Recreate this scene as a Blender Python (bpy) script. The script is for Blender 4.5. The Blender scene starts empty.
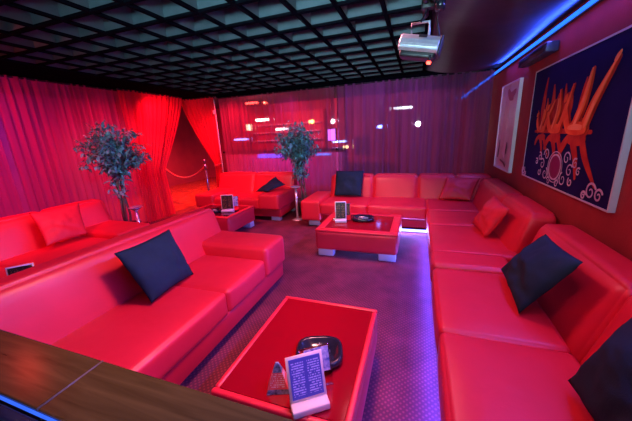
import bpy, bmesh, math, random
from mathutils import Vector, Matrix, noise
random.seed(7)
PI = math.pi
scene = bpy.context.scene
COL = scene.collection

# ------------------------------------------------------------------ materials
def node_mat(name):
    m = bpy.data.materials.new(name); m.use_nodes = True
    nt = m.node_tree; nt.nodes.clear()
    out = nt.nodes.new('ShaderNodeOutputMaterial')
    return m, nt, out

def setin(n, **kw):
    for k, v in kw.items():
        s = n.inputs[k.replace('_', ' ')]
        s.default_value = (v[0], v[1], v[2], 1) if isinstance(v, (tuple, list)) and len(v) == 3 and s.type == 'RGBA' else v

def objco(nt, scale=1.0):
    tc = nt.nodes.new('ShaderNodeTexCoord'); mp = nt.nodes.new('ShaderNodeMapping')
    nt.links.new(tc.outputs['Object'], mp.inputs['Vector'])
    mp.inputs['Scale'].default_value = (scale, scale, scale) if not isinstance(scale, tuple) else scale
    return mp.outputs['Vector']

def pbr(name, c, rough=.5, metal=0, c2=None, nscale=6, bump=0, bscale=40, coat=0, spec=.5, detail=3, sheen=0, rvar=0, bdist=.004):
    m, nt, out = node_mat(name)
    p = nt.nodes.new('ShaderNodeBsdfPrincipled')
    nt.links.new(p.outputs[0], out.inputs[0])
    setin(p, Base_Color=c, Roughness=rough, Metallic=metal)
    p.inputs['Coat Weight'].default_value = coat
    p.inputs['Coat Roughness'].default_value = .12
    p.inputs['Specular IOR Level'].default_value = spec
    p.inputs['Sheen Weight'].default_value = sheen
    v = objco(nt)
    nz = nt.nodes.new('ShaderNodeTexNoise'); nz.inputs['Scale'].default_value = nscale; nz.inputs['Detail'].default_value = detail
    nt.links.new(v, nz.inputs['Vector'])
    if c2:
        r = nt.nodes.new('ShaderNodeValToRGB')
        r.color_ramp.elements[0].color = (*c, 1); r.color_ramp.elements[1].color = (*c2, 1)
        r.color_ramp.elements[0].position = .35; r.color_ramp.elements[1].position = .65
        nt.links.new(nz.outputs['Fac'], r.inputs['Fac']); nt.links.new(r.outputs['Color'], p.inputs['Base Color'])
    if rvar:
        mr = nt.nodes.new('ShaderNodeMapRange')
        mr.inputs['To Min'].default_value = rough - rvar; mr.inputs['To Max'].default_value = rough + rvar
        nt.links.new(nz.outputs['Fac'], mr.inputs['Value']); nt.links.new(mr.outputs[0], p.inputs['Roughness'])
    if bump:
        b = nt.nodes.new('ShaderNodeTexNoise'); b.inputs['Scale'].default_value = bscale; b.inputs['Detail'].default_value = 4
        nt.links.new(v, b.inputs['Vector'])
        bp = nt.nodes.new('ShaderNodeBump'); bp.inputs['Strength'].default_value = bump; bp.inputs['Distance'].default_value = bdist
        nt.links.new(b.outputs['Fac'], bp.inputs['Height']); nt.links.new(bp.outputs[0], p.inputs['Normal'])
    return m

def emis(name, c, s):
    m, nt, out = node_mat(name)
    e = nt.nodes.new('ShaderNodeEmission'); e.inputs[0].default_value = (*c, 1); e.inputs[1].default_value = s
    nz = nt.nodes.new('ShaderNodeTexNoise'); nz.inputs['Scale'].default_value = 30
    nt.links.new(objco(nt), nz.inputs['Vector'])
    mr = nt.nodes.new('ShaderNodeMapRange'); mr.inputs['To Min'].default_value = s * .8; mr.inputs['To Max'].default_value = s * 1.2
    nt.links.new(nz.outputs['Fac'], mr.inputs['Value']); nt.links.new(mr.outputs[0], e.inputs[1])
    nt.links.new(e.outputs[0], out.inputs[0])
    return m

def sheer(name, c, opa, stripe=(30, 30, .4), var=.18, blur=.45):
    """thin woven cloth: part see-through, part scattering; gathers vary the density in vertical bands"""
    m, nt, out = node_mat(name)
    d = nt.nodes.new('ShaderNodeBsdfDiffuse'); d.inputs[0].default_value = (*c, 1)
    t = nt.nodes.new('ShaderNodeBsdfTranslucent'); t.inputs[0].default_value = (*c, 1)
    a = nt.nodes.new('ShaderNodeMixShader'); a.inputs[0].default_value = .45
    nt.links.new(d.outputs[0], a.inputs[1]); nt.links.new(t.outputs[0], a.inputs[2])
    tr = nt.nodes.new('ShaderNodeBsdfTransparent'); tr.inputs[0].default_value = (min(1, c[0] * .3 + .7), c[1] * .3 + .68, c[2] * .3 + .68, 1)
    mx = nt.nodes.new('ShaderNodeMixShader')
    nz = nt.nodes.new('ShaderNodeTexNoise'); nz.inputs['Scale'].default_value = 1; nz.inputs['Detail'].default_value = 3
    nt.links.new(objco(nt, stripe), nz.inputs['Vector'])
    mr = nt.nodes.new('ShaderNodeMapRange')
    mr.inputs['From Min'].default_value = .3; mr.inputs['From Max'].default_value = .7
    mr.inputs['To Min'].default_value = max(0, opa - var); mr.inputs['To Max'].default_value = min(1, opa + var)
    nt.links.new(nz.outputs['Fac'], mr.inputs['Value']); nt.links.new(mr.outputs[0], mx.inputs[0])
    rf = nt.nodes.new('ShaderNodeBsdfRefraction'); rf.inputs['IOR'].default_value = 1.03; rf.inputs['Roughness'].default_value = .45
    rf.inputs[0].default_value = tr.inputs[0].default_value
    mt = nt.nodes.new('ShaderNodeMixShader'); mt.inputs[0].default_value = blur
    nt.links.new(tr.outputs[0], mt.inputs[1]); nt.links.new(rf.outputs[0], mt.inputs[2])
    nt.links.new(mt.outputs[0], mx.inputs[1]); nt.links.new(a.outputs[0], mx.inputs[2])
    nt.links.new(mx.outputs[0], out.inputs[0])
    return m

def carpet_mat():
    m, nt, out = node_mat('patterned_carpet')
    p = nt.nodes.new('ShaderNodeBsdfPrincipled'); nt.links.new(p.outputs[0], out.inputs[0])
    setin(p, Roughness=.75); p.inputs['Specular IOR Level'].default_value = .35
    tc = nt.nodes.new('ShaderNodeTexCoord'); mp = nt.nodes.new('ShaderNodeMapping')
    nt.links.new(tc.outputs['Object'], mp.inputs['Vector']); mp.inputs['Rotation'].default_value = (0, 0, PI / 4)
    vo = nt.nodes.new('ShaderNodeTexVoronoi'); vo.voronoi_dimensions = '2D'; vo.inputs['Scale'].default_value = 42; vo.inputs['Randomness'].default_value = .12
    nt.links.new(mp.outputs[0], vo.inputs['Vector'])
    rp = nt.nodes.new('ShaderNodeValToRGB'); rp.color_ramp.elements[0].position = .2; rp.color_ramp.elements[1].position = .34
    rp.color_ramp.elements[0].color = (.34, .05, .075, 1); rp.color_ramp.elements[1].color = (.165, .018, .048, 1)
    nt.links.new(vo.outputs['Distance'], rp.inputs['Fac'])
    nz = nt.nodes.new('ShaderNodeTexNoise'); nz.inputs['Scale'].default_value = 5; nz.inputs['Detail'].default_value = 6
    nt.links.new(tc.outputs['Object'], nz.inputs['Vector'])
    mx = nt.nodes.new('ShaderNodeMix'); mx.data_type = 'RGBA'; mx.blend_type = 'MULTIPLY'; mx.inputs[0].default_value = .7
    r2 = nt.nodes.new('ShaderNodeValToRGB'); r2.color_ramp.elements[0].position = .35; r2.color_ramp.elements[1].position = .7
    r2.color_ramp.elements[0].color = (.45, .42, .45, 1); r2.color_ramp.elements[1].color = (1, 1, 1, 1)
    nt.links.new(nz.outputs['Fac'], r2.inputs['Fac'])
    nt.links.new(rp.outputs[0], mx.inputs[6]); nt.links.new(r2.outputs[0], mx.inputs[7]); nt.links.new(mx.outputs[2], p.inputs['Base Color'])
    b = nt.nodes.new('ShaderNodeTexNoise'); b.inputs['Scale'].default_value = 300
    nt.links.new(tc.outputs['Object'], b.inputs['Vector'])
    bp = nt.nodes.new('ShaderNodeBump'); bp.inputs['Strength'].default_value = .5; bp.inputs['Distance'].default_value = .004
    nt.links.new(b.outputs['Fac'], bp.inputs['Height']); nt.links.new(bp.outputs[0], p.inputs['Normal'])
    return m

def wood_mat():
    m, nt, out = node_mat('brown_wood')
    p = nt.nodes.new('ShaderNodeBsdfPrincipled'); nt.links.new(p.outputs[0], out.inputs[0])
    setin(p, Roughness=.22); p.inputs['Specular IOR Level'].default_value = .4
    nz = nt.nodes.new('ShaderNodeTexNoise'); nz.inputs['Scale'].default_value = 1; nz.inputs['Detail'].default_value = 6; nz.inputs['Distortion'].default_value = .6
    nt.links.new(objco(nt, (3, 40, 40)), nz.inputs['Vector'])
    r = nt.nodes.new('ShaderNodeValToRGB'); r.color_ramp.elements[0].position = .3; r.color_ramp.elements[1].position = .7
    r.color_ramp.elements[0].color = (.055, .036, .010, 1); r.color_ramp.elements[1].color = (.10, .068, .020, 1)
    nt.links.new(nz.outputs['Fac'], r.inputs['Fac']); nt.links.new(r.outputs[0], p.inputs['Base Color'])
    return m

def print_mat(name, base, ink, cols, rows, fill=.55, rough=.35, heading=None):
    """printed card: lines of small unreadable text as broken dashes, from generated coordinates (x across, z up)"""
    m, nt, out = node_mat(name)
    p = nt.nodes.new('ShaderNodeBsdfPrincipled'); nt.links.new(p.outputs[0], out.inputs[0]); setin(p, Roughness=rough)
    tc = nt.nodes.new('ShaderNodeTexCoord'); sp = nt.nodes.new('ShaderNodeSeparateXYZ'); nt.links.new(tc.outputs['Generated'], sp.inputs[0])
    def mth(op, a, b=None):
        n = nt.nodes.new('ShaderNodeMath'); n.operation = op
        for i, v in enumerate((a, b)):
            if v is None: continue
            if isinstance(v, (int, float)): n.inputs[i].default_value = v
            else: nt.links.new(v, n.inputs[i])
        return n.outputs[0]
    u, v = sp.outputs[0], sp.outputs[2]
    rv = mth('MULTIPLY', v, rows); fv = mth('FRACT', rv); line = mth('LESS_THAN', fv, .5)
    cu = mth('FRACT', mth('MULTIPLY', u, cols)); inm = mth('MULTIPLY', mth('GREATER_THAN', cu, .12), mth('LESS_THAN', cu, .9))
    cb = nt.nodes.new('ShaderNodeCombineXYZ')
    nt.links.new(mth('MULTIPLY', u, 22), cb.inputs[0]); nt.links.new(mth('MULTIPLY', mth('FLOOR', rv), 7.31), cb.inputs[1])
    nz = nt.nodes.new('ShaderNodeTexNoise'); nz.inputs['Scale'].default_value = 1; nz.inputs['Detail'].default_value = 1; nt.links.new(cb.outputs[0], nz.inputs['Vector'])
    on = mth('MULTIPLY', mth('MULTIPLY', line, inm), mth('LESS_THAN', nz.outputs['Fac'], fill))
    edge = mth('MULTIPLY', mth('MULTIPLY', mth('GREATER_THAN', v, .08), mth('LESS_THAN', v, .92)), on)
    mx = nt.nodes.new('ShaderNodeMix'); mx.data_type = 'RGBA'
    mx.inputs[6].default_value = (*base, 1); mx.inputs[7].default_value = (*ink, 1)
    nt.links.new(edge, mx.inputs[0]); nt.links.new(mx.outputs[2], p.inputs['Base Color'])
    return m

def glass_mat(name, c=(1, 1, 1), rough=.03):
    m, nt, out = node_mat(name)
    p = nt.nodes.new('ShaderNodeBsdfPrincipled'); nt.links.new(p.outputs[0], out.inputs[0])
    setin(p, Base_Color=c, Roughness=rough); p.inputs['Transmission Weight'].default_value = 1; p.inputs['IOR'].default_value = 1.4
    nz = nt.nodes.new('ShaderNodeTexNoise'); nz.inputs['Scale'].default_value = 9; nt.links.new(objco(nt), nz.inputs['Vector'])
    mr = nt.nodes.new('ShaderNodeMapRange'); mr.inputs['To Min'].default_value = rough; mr.inputs['To Max'].default_value = rough + .03
    nt.links.new(nz.outputs['Fac'], mr.inputs['Value']); nt.links.new(mr.outputs[0], p.inputs['Roughness'])
    return m

M = {}
M['leather'] = pbr('red_leather', (.76, .020, .045), .41, c2=(.70, .016, .038), nscale=3, bump=.25, bscale=9, spec=.55, rvar=.05, bdist=.012)
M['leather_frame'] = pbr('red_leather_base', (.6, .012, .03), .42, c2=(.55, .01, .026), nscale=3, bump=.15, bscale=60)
M['metal'] = pbr('brushed_silver', (.09, .08, .075), .6, .2, c2=(.11, .10, .09), nscale=20)
M['silver_paint'] = pbr('silver_painted_foot', (.75, .74, .8), .4, .25, c2=(.7, .7, .75))
M['chrome'] = pbr('chrome', (.80, .82, .90), .22, .65, c2=(.8, .8, .84))
M['dark_chrome'] = pbr('dark_chrome', (.30, .30, .36), .25, .7, c2=(.26, .26, .32))
M['glass_top'] = pbr('dark_red_glass', (.27, .002, .010), .08, c2=(.25, .002, .009), nscale=2, spec=.5)
M['glass_black'] = pbr('smoked_glass', (.09, .004, .012), .08, c2=(.08, .004, .01), nscale=2, spec=.5)
M['black_cloth'] = pbr('dark_slate_cloth', (.010, .030, .052), .85, c2=(.014, .038, .064), nscale=5, bump=.3, bscale=220, spec=.2)
M['red_cloth'] = pbr('red_pillow_cloth', (.72, .02, .045), .55, c2=(.66, .016, .04), nscale=5, bump=.2, bscale=120)
M['carpet'] = carpet_mat()
M['hall_floor'] = pbr('polished_red_floor', (.32, .07, .04), .22, c2=(.42, .12, .06), nscale=5, bump=.3, bscale=6, bdist=.02)
M['red_wall'] = pbr('dark_red_plaster', (.33, .018, .022), .75, c2=(.27, .014, .018), nscale=4, bump=.25, bscale=70)
M['far_wall'] = pbr('plum_plaster', (.30, .06, .12), .8, c2=(.24, .05, .11), nscale=2)
M['black_wall'] = pbr('black_paint', (.012, .012, .016), .6, c2=(.016, .016, .02))
M['grid'] = pbr('teal_lit_grid', (.14, .215, .25), .45, c2=(.11, .18, .21), nscale=7)  # teal light put into the colour of the black blades
M['grid_cap'] = pbr('black_grid_edge', (.004, .006, .010), 1, c2=(.006, .008, .013), spec=0)
M['ceiling'] = pbr('dark_slate_ceiling', (.05, .075, .09), .7, c2=(.04, .06, .075))
M['canopy'] = pbr('black_stretch_fabric', (.020, .017, .028), .45, c2=(.026, .022, .034), bump=.2, bscale=4, bdist=.03)
M['beam'] = pbr('black_beam_paint', (.003, .004, .007), 1, c2=(.004, .005, .008), spec=0)
M['sheer_red'] = sheer('sheer_crimson_voile', (.66, .09, .26), .46, (1, 34, .3), .26)
M['sheer_pink'] = sheer('sheer_magenta_voile', (.50, .10, .27), .36, (34, 1, .4), .16)
M['sheer_plum'] = sheer('sheer_plum_voile', (.27, .10, .28), .54, (26, 1, .4), .30)
M['drape'] = sheer('red_drape_cloth', (.80, .035, .08), .86, (24, 24, .3), .12)
M['wood'] = wood_mat()
M['black_gloss'] = pbr('black_lacquer', (.012, .012, .022), .15, c2=(.016, .016, .028))
M['black_plastic'] = pbr('black_plastic', (.018, .018, .022), .35, c2=(.024, .024, .03))
M['leaf'] = pbr('dark_green_leaf', (.10, .22, .225), .4, c2=(.16, .32, .34), nscale=14)
M['bark'] = pbr('grey_brown_bark', (.20, .15, .11), .8, c2=(.13, .10, .08), bump=.5, bscale=40)
M['pot'] = pbr('dark_clay_pot', (.05, .03, .03), .6, c2=(.07, .04, .04))
M['soil'] = pbr('dark_soil', (.03, .02, .015), .95, c2=(.05, .035, .025), bump=.6, bscale=60)
M['rope'] = pbr('red_velvet_rope', (.55, .02, .04), .7, c2=(.48, .015, .03), bump=.3, bscale=90, sheen=.4)
M['clear'] = glass_mat('clear_acrylic')
M['peach'] = pbr('peach_card_holder', (.82, .62, .52), .45, c2=(.78, .57, .47))
M['white'] = pbr('white_lacquer', (.78, .74, .78), .4, c2=(.74, .70, .74))
M['menu_print'] = print_mat('violet_menu_print', (.10, .10, .42), (.65, .55, .85), 2, 16, .56)
M['menu_back'] = pbr('blue_photo_card', (.08, .12, .45), .4, c2=(.75, .70, .80), nscale=38, detail=5)
M['menu_dark'] = print_mat('dark_menu_print', (.02, .012, .012), (.30, .12, .06), 2, 10, .5)
M['tent_print'] = print_mat('coral_card_print', (.85, .12, .14), (.95, .75, .75), 1, 8, .5)
M['tent_dark'] = pbr('navy_card', (.02, .025, .07), .4, c2=(.30, .34, .5), nscale=60)
M['poster'] = pbr('midnight_blue_print', (.006, .006, .060), .7, c2=(.010, .008, .085), nscale=2, spec=.08)
M['poster_side'] = pbr('poster_edge', (.55, .5, .55), .4, c2=(.5, .46, .5))
M['flame'] = pbr('orange_print', (.66, .055, .018), .6, c2=(.82, .14, .04), nscale=9, spec=.1)
M['flame_dim'] = pbr('deep_orange_print', (.34, .016, .016), .6, c2=(.50, .04, .02), nscale=9, spec=.1)
M['flame_light'] = pbr('peach_print', (.85, .24, .11), .6, c2=(.75, .15, .06), nscale=9, spec=.1)
M['lilac'] = pbr('lilac_print', (.62, .45, .58), .4, c2=(.42, .28, .44), nscale=20, spec=.1)
M['crest'] = pbr('crimson_print', (.16, .01, .07), .4, c2=(.2, .015, .09), spec=.1)
M['photo_pale'] = pbr('pale_pink_photo', (.62, .47, .50), .35, c2=(.72, .58, .60), nscale=5)
M['photo_skin'] = pbr('rose_print', (.70, .48, .46), .4, c2=(.62, .38, .38), nscale=8)
M['photo_dark'] = pbr('umber_print', (.10, .03, .04), .4, c2=(.15, .05, .06))
M['photo_red'] = pbr('rose_red_print', (.48, .06, .12), .4, c2=(.40, .08, .12), nscale=14)
M['aluminium'] = pbr('satin_aluminium', (.52, .54, .60), .35, .35, c2=(.45, .47, .53), nscale=30)
M['led_wall'] = emis('blue_led_glow', (.015, .12, 1.0), 2.2)
M['led_floor'] = emis('violet_blue_led_glow', (.16, .18, 1.0), 9)
M['led_red'] = emis('red_lamp_glow', (1, .03, .02), 14)

# ------------------------------------------------------------------ mesh helpers
def obj(name, bm, mat, parent=None, smooth=True, loc=None, rot=None):
    me = bpy.data.meshes.new(name)
    bmesh.ops.recalc_face_normals(bm, faces=bm.faces[:])
    bm.to_mesh(me); bm.free()
    if smooth:
        me.polygons.foreach_set('use_smooth', [True] * len(me.polygons))
    for m in (mat if isinstance(mat, (list, tuple)) else [mat]): me.materials.append(m)
    o = bpy.data.objects.new(name, me); COL.objects.link(o)
    if parent: o.parent = parent
    if loc: o.location = loc
    if rot: o.rotation_euler = rot
    return o

def tag(o, label, cat, group=None, kind=None):
    o['label'] = label; o['category'] = cat
    if group: o['group'] = group
    if kind: o['kind'] = kind
    return o

def thing(name, label, cat, loc=(0, 0, 0), rotz=0, group=None):
    o = bpy.data.objects.new(name, None); o.empty_display_size = .1; COL.objects.link(o)
    o.location = loc; o.rotation_euler = (0, 0, rotz)
    return tag(o, label, cat, group)

def struct(name, bm, mat, parent=None, smooth=False):
    o = obj(name, bm, mat, parent, smooth)
    if not parent: o['kind'] = 'structure'
    return o

def box(bm, x0, x1, y0, y1, z0, z1, bev=0, seg=2, mtx=None):
    r = bmesh.ops.create_cube(bm, size=1)
    vs = r['verts']
    bmesh.ops.scale(bm, vec=(x1 - x0, y1 - y0, z1 - z0), verts=vs)
    bmesh.ops.translate(bm, vec=((x0 + x1) / 2, (y0 + y1) / 2, (z0 + z1) / 2), verts=vs)
    if bev:
        es = {e for v in vs for e in v.link_edges}
        g = bmesh.ops.bevel(bm, geom=list(es), offset=bev, segments=seg, profile=.5, affect='EDGES')
        vs = list({v for f in g['faces'] for v in f.verts} | {v for v in vs if v.is_valid})
    if mtx: bmesh.ops.transform(bm, matrix=mtx, verts=vs)
    return bm

def B(*a, **k): return box(bmesh.new(), *a, **k)

def soft(x0, x1, y0, y1, z0, z1, r=.04, bulge=0., n=8, fn=None, bm=None, bfront=None):
    """box with round edges, faces subdivided so the padding can swell"""
    bm = bm or bmesh.new()
    lo = (x0, y0, z0); hi = (x1, y1, z1)
    def ticks(a, b):
        rr = min(r, (b - a) / 2 - 1e-4)
        t = [a, a + rr * .12, a + rr * .35, a + rr * .65, a + rr]
        t += [a + rr + (b - a - 2 * rr) * k / n for k in range(1, n)]
        return t + [b - rr, b - rr * .65, b - rr * .35, b - rr * .12, b]
    T = [ticks(lo[i], hi[i]) for i in range(3)]
    cache = {}
    def vert(p):
        key = tuple(round(c, 6) for c in p)
        if key in cache: return cache[key]
        q = [min(max(p[i], lo[i] + min(r, (hi[i] - lo[i]) / 2 - 1e-4)), hi[i] - min(r, (hi[i] - lo[i]) / 2 - 1e-4)) for i in range(3)]
        d = Vector(p) - Vector(q)
        P = Vector(q) + (d.normalized() * min(r, min((hi[i] - lo[i]) / 2 for i in range(3))) if d.length > 1e-9 else d)
        u = [2 * (p[i] - lo[i]) / (hi[i] - lo[i]) - 1 for i in range(3)]
        if bulge:
            for i in range(3):
                j, k = (i + 1) % 3, (i + 2) % 3
                if abs(u[i]) > .999:
                    P[i] += math.copysign(bulge, u[i]) * (1 - u[j] ** 4) * (1 - u[k] ** 4)
        if fn: P = Vector(fn(P, u))
        cache[key] = bm.verts.new(P)
        return cache[key]
    for ax in range(3):
        j, k = (ax + 1) % 3, (ax + 2) % 3
        for side in (lo[ax], hi[ax]):
            for a in range(len(T[j]) - 1):
                for b in range(len(T[k]) - 1):
                    vs = []
                    for (aa, bb) in ((a, b), (a + 1, b), (a + 1, b + 1), (a, b + 1)):
                        p = [0, 0, 0]; p[ax] = side; p[j] = T[j][aa]; p[k] = T[k][bb]
                        vs.append(vert(tuple(p)))
                    try: bm.faces.new(vs)
                    except ValueError: pass
    return bm

def tube(bm, pts, rad, seg=10, cap=True):
    pts = [Vector(p) for p in pts]
    rings = []
    for i, p in enumerate(pts):
        t = (pts[min(i + 1, len(pts) - 1)] - pts[max(i - 1, 0)]).normalized()
        a = t.cross(Vector((0, 0, 1))) if abs(t.z) < .95 else t.cross(Vector((1, 0, 0)))
        a.normalize(); b = t.cross(a)
        rr = rad[i] if isinstance(rad, (list, tuple)) else rad
        rings.append([bm.verts.new(p + rr * (math.cos(2 * PI * k / seg) * a + math.sin(2 * PI * k / seg) * b)) for k in range(seg)])
    for r0, r1 in zip(rings, rings[1:]):
        for k in range(seg):
            bm.faces.new((r0[k], r0[(k + 1) % seg], r1[(k + 1) % seg], r1[k]))
    if cap:
        bm.faces.new(rings[0]); bm.faces.new(rings[-1])
    return bm

def lathe(bm, prof, seg=28, c=(0, 0, 0)):
    rings = []
    for r, z in prof:
        if r < 1e-5: rings.append([bm.verts.new((c[0], c[1], c[2] + z))])
        else: rings.append([bm.verts.new((c[0] + r * math.cos(2 * PI * k / seg), c[1] + r * math.sin(2 * PI * k / seg), c[2] + z)) for k in range(seg)])
    for a, b in zip(rings, rings[1:]):
        for k in range(seg):
            k2 = (k + 1) % seg
            f = [a[k % len(a)], a[k2 % len(a)], b[k2 % len(b)], b[k % len(b)]]
            f = list(dict.fromkeys(f))
            if len(f) > 2: bm.faces.new(f)
    return bm

def copy_tree(o, parent=None):
    c = o.copy(); COL.objects.link(c)
    if parent: c.parent = parent
    for ch in list(o.children): copy_tree(ch, c)
    return c

# ------------------------------------------------------------------ camera
def make_camera():
    yaw, pitch, roll = -.34757, -.26061, -.048505
    cy, sy, cp, sp, cr, sr = math.cos(yaw), math.sin(yaw), math.cos(pitch), math.sin(pitch), math.cos(roll), math.sin(roll)
    f = Vector((sy * cp, cp * cy, sp)); r = Vector((cy, -sy, 0)); u = r.cross(f)
    r2 = cr * r + sr * u; u2 = -sr * r + cr * u
    cam = bpy.data.cameras.new('camera'); o = bpy.data.objects.new('camera', cam); COL.objects.link(o)
    m = Matrix((r2, u2, -f)).transposed().to_4x4(); m.translation = (0, 0, 1.5)
    o.matrix_world = m
    cam.sensor_fit = 'HORIZONTAL'; cam.sensor_width = 36; cam.lens = 284.63 / 632 * 36
    cam.clip_start = .02; cam.clip_end = 100
    scene.camera = o
make_camera()

# ------------------------------------------------------------------ the setting
XR = 1.13          # right wall
YB = 5.52          # back curtain line
XL = -4.95         # left curtain line
struct('floor', B(-8.2, 1.35, -2.6, 9.8, -.1, 0), M['carpet'])
struct('wall_right', B(XR, XR + .2, -2.6, 9.8, 0, 3.0), M['red_wall'])
struct('wall_back', B(-8.2, 1.35, 9.6, 9.8, 0, 3.0), M['far_wall'])
struct('wall_left', B(-8.2, -8.0, -2.6, 9.8, 0, 3.0), M['far_wall'])
struct('wall_front', B(-8.2, 1.35, -2.6, -2.4, 0, 3.0), M['black_wall'])
# slab above everything
ce = struct('ceiling', B(-8.2, 1.35, -2.6, 9.8, 2.62, 2.75), M['ceiling'])
# egg-crate grid hanging under it: black blades, teal light painted into their sides, bottom edges left black
bg = bmesh.new(); bc = bmesh.new()
ys = [2.33 + .333 * k for k in range(-11, 10)]
xs = [.03 - .32 * k for k in range(0, 14)]
x_lo, x_hi, y_lo, y_hi = xs[-1], xs[0], ys[0], ys[-1]
for y in ys:
    box(bg, x_lo, x_hi, y - .016, y + .016, 2.42, 2.615); box(bc, x_lo, x_hi, y - .019, y + .019, 2.40, 2.419)
for x in xs:
    box(bg, x - .012, x + .012, y_lo, y_hi, 2.42, 2.615); box(bc, x - .016, x + .016, y_lo, y_hi, 2.398, 2.419)
g = struct('grid_blades', bg, M['grid'], ce); g2 = struct('grid_edging', bc, M['grid_cap'], ce)
# black beams that carry the curtains
struct('trim_1', B(XL - .16, -4.135, -2.4, YB + .10, 2.41, 2.60), M['beam'])
struct('trim_2', B(-4.13, XR, YB - .06, YB + .12, 2.36, 2.60), M['beam'])
# half-height partition the camera looks over
struct('wall_partition', B(-4.7, .02, .30, .44, 0, .80), M['black_wall'])
# polished hall floor past the curtains
struct('floor_hall', B(-7.99, -4.98, 3.6, 9.59, .001, .006), M['hall_floor'])

# stretched black fabric over the right side
def canopy():
    bm = bmesh.new(); ny, nx = 46, 22; rows = []
    for j in range(ny + 1):
        y = -2.3 + (YB - .08 + 2.3) * j / ny; row = []
        bay = abs(math.sin((y - 1.0) / 2.25 * PI))
        for i in range(nx + 1):
            v = i / nx; x = .06 + (XR - .07) * v
            sag = (.05 + .085 * bay) * math.sin(PI * v ** .75)
            row.append(bm.verts.new((x, y, 2.44 - .08 * v - sag)))
        rows.append(row)
    for a, b in zip(rows, rows[1:]):
        for k in range(nx): bm.faces.new((a[k], a[k + 1], b[k + 1], b[k]))
    o = obj('ceiling_canopy', bm, M['canopy'])
    s = o.modifiers.new('thick', 'SOLIDIFY'); s.thickness = .006; s.offset = 1
    tag(o, 'black stretched fabric canopy sagging under the ceiling beside the right wall', 'canopy')
canopy()

# ------------------------------------------------------------------ curtains
def curtain(name, label, mat, path, z0, z1, folds, amp, seed, hem=.0, nz=14, group=None, tie=None):
    """path(t) -> (x, y, nx, ny); tie = (z, t_target, width) gathers the cloth"""
    rnd = random.Random(seed)
    n = int(folds * 9)
    ph = [rnd.uniform(0, 6.28) for _ in range(5)]
    bm = bmesh.new(); rows = []
    for j in range(nz + 1):
        h = j / nz; z = z1 + (z0 - z1) * h; row = []
        for i in range(n + 1):
            t = i / n
            w = math.sin(t * folds * 2 * PI + 1.3 * math.sin(t * folds * .7 + ph[0]) + ph[1]) + .45 * math.sin(t * folds * 3.3 * PI + ph[2] + h * .5)
            w += .35 * math.sin(t * folds * .55 * PI + ph[3])
            a = amp * (.55 + .45 * h) * (1 + .6 * math.sin(t * folds * .9 + ph[4]))
            tt = t; sq = 1
            if tie:
                zt, c, wd = tie
                if z >= zt: k = ((z1 - z) / (z1 - zt)) ** 1.25
                else: k = 1 - .08 * min(1, (zt - z) / max(.01, zt - z0))
                tt = t * (1 - k) + (c + (t - .5) * wd) * k
                sq = 1 - .35 * k
            x, y, nx, ny = path(tt)
            row.append(bm.verts.new((x + nx * w * a * sq, y + ny * w * a * sq, z)))
        rows.append(row)
    for a, b in zip(rows, rows[1:]):
        for k in range(n): bm.faces.new((a[k], a[k + 1], b[k + 1], b[k]))
    root = thing(name, label, 'curtain', (*path(.5)[:2], z0), 0, group)
    o = obj('cloth', bm, mat, root); o.matrix_parent_inverse = Matrix.Translation(root.location).inverted()
    hb = bmesh.new()
    tube(hb, [(path(k / 12)[0], path(k / 12)[1], z1 - .012) for k in range(13)], .012, 8)
    h = obj('header_rod', hb, M['black_plastic'], root); h.matrix_parent_inverse = o.matrix_parent_inverse
    return root

lin = lambda x0, y0, x1, y1: (lambda t: (x0 + (x1 - x0) * t, y0 + (y1 - y0) * t, (y0 - y1) / math.hypot(x1 - x0, y1 - y0), (x1 - x0) / math.hypot(x1 - x0, y1 - y0)))
curtain('sheer_curtain', 'sheer crimson curtain at the far left edge, left of the dark gap', M['sheer_red'], lin(XL, -.6, XL, 2.17), .02, 2.405, 24, .024, 1)
curtain('sheer_curtain', 'wide sheer crimson curtain hanging behind the left potted tree', M['sheer_red'], lin(XL, 2.24, XL, 4.30), .02, 2.405, 20, .024, 2)
curtain('sheer_curtain', 'see-through magenta curtain behind the right potted tree', M['sheer_pink'], lin(-4.12, YB, -1.53, YB), .02, 2.36, 24, .02, 3)
curtain('sheer_curtain', 'dense plum curtain in deep folds behind the corner sofa', M['sheer_plum'], lin(-1.49, YB, XR - .05, YB), .02, 2.36, 20, .036, 4)

def tied(name, label, path, c, seed, ztie, wd=.16, folds=9, band=True):
    r = curtain(name, label, M['drape'], path, .02, 2.40, folds, .032, seed, tie=(ztie, c, wd), nz=30)
    if not band: return r
    x, y, nx, ny = path(c)
    bm = bmesh.new()
    pts = []
    for k in range(17):
        a = 2 * PI * k / 16
        dx, dy = path(1)[0] - path(0)[0], path(1)[1] - path(0)[1]; L = math.hypot(dx, dy)
        pts.append((x + dx / L * .085 * math.cos(a) + nx * .055 * math.sin(a), y + dy / L * .085 * math.cos(a) + ny * .055 * math.sin(a), ztie + .02 * math.cos(a)))
    tube(bm, pts, .018, 8)
    o = obj('tieback', bm, M['rope'], r); o.matrix_parent_inverse = Matrix.Translation(r.location).inverted()
    return r
tied('swept_curtain', 'bright red drape swept aside to the left of the entrance', lin(XL + .15, 3.75, XL + .13, 5.22), .26, 5, .95, .42, 15, False)
tied('tied_curtain', 'bright red drape tied back to the right of the entrance', lin(-5.15, YB - .02, -4.22, YB - .02), .88, 6, .93)

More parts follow.
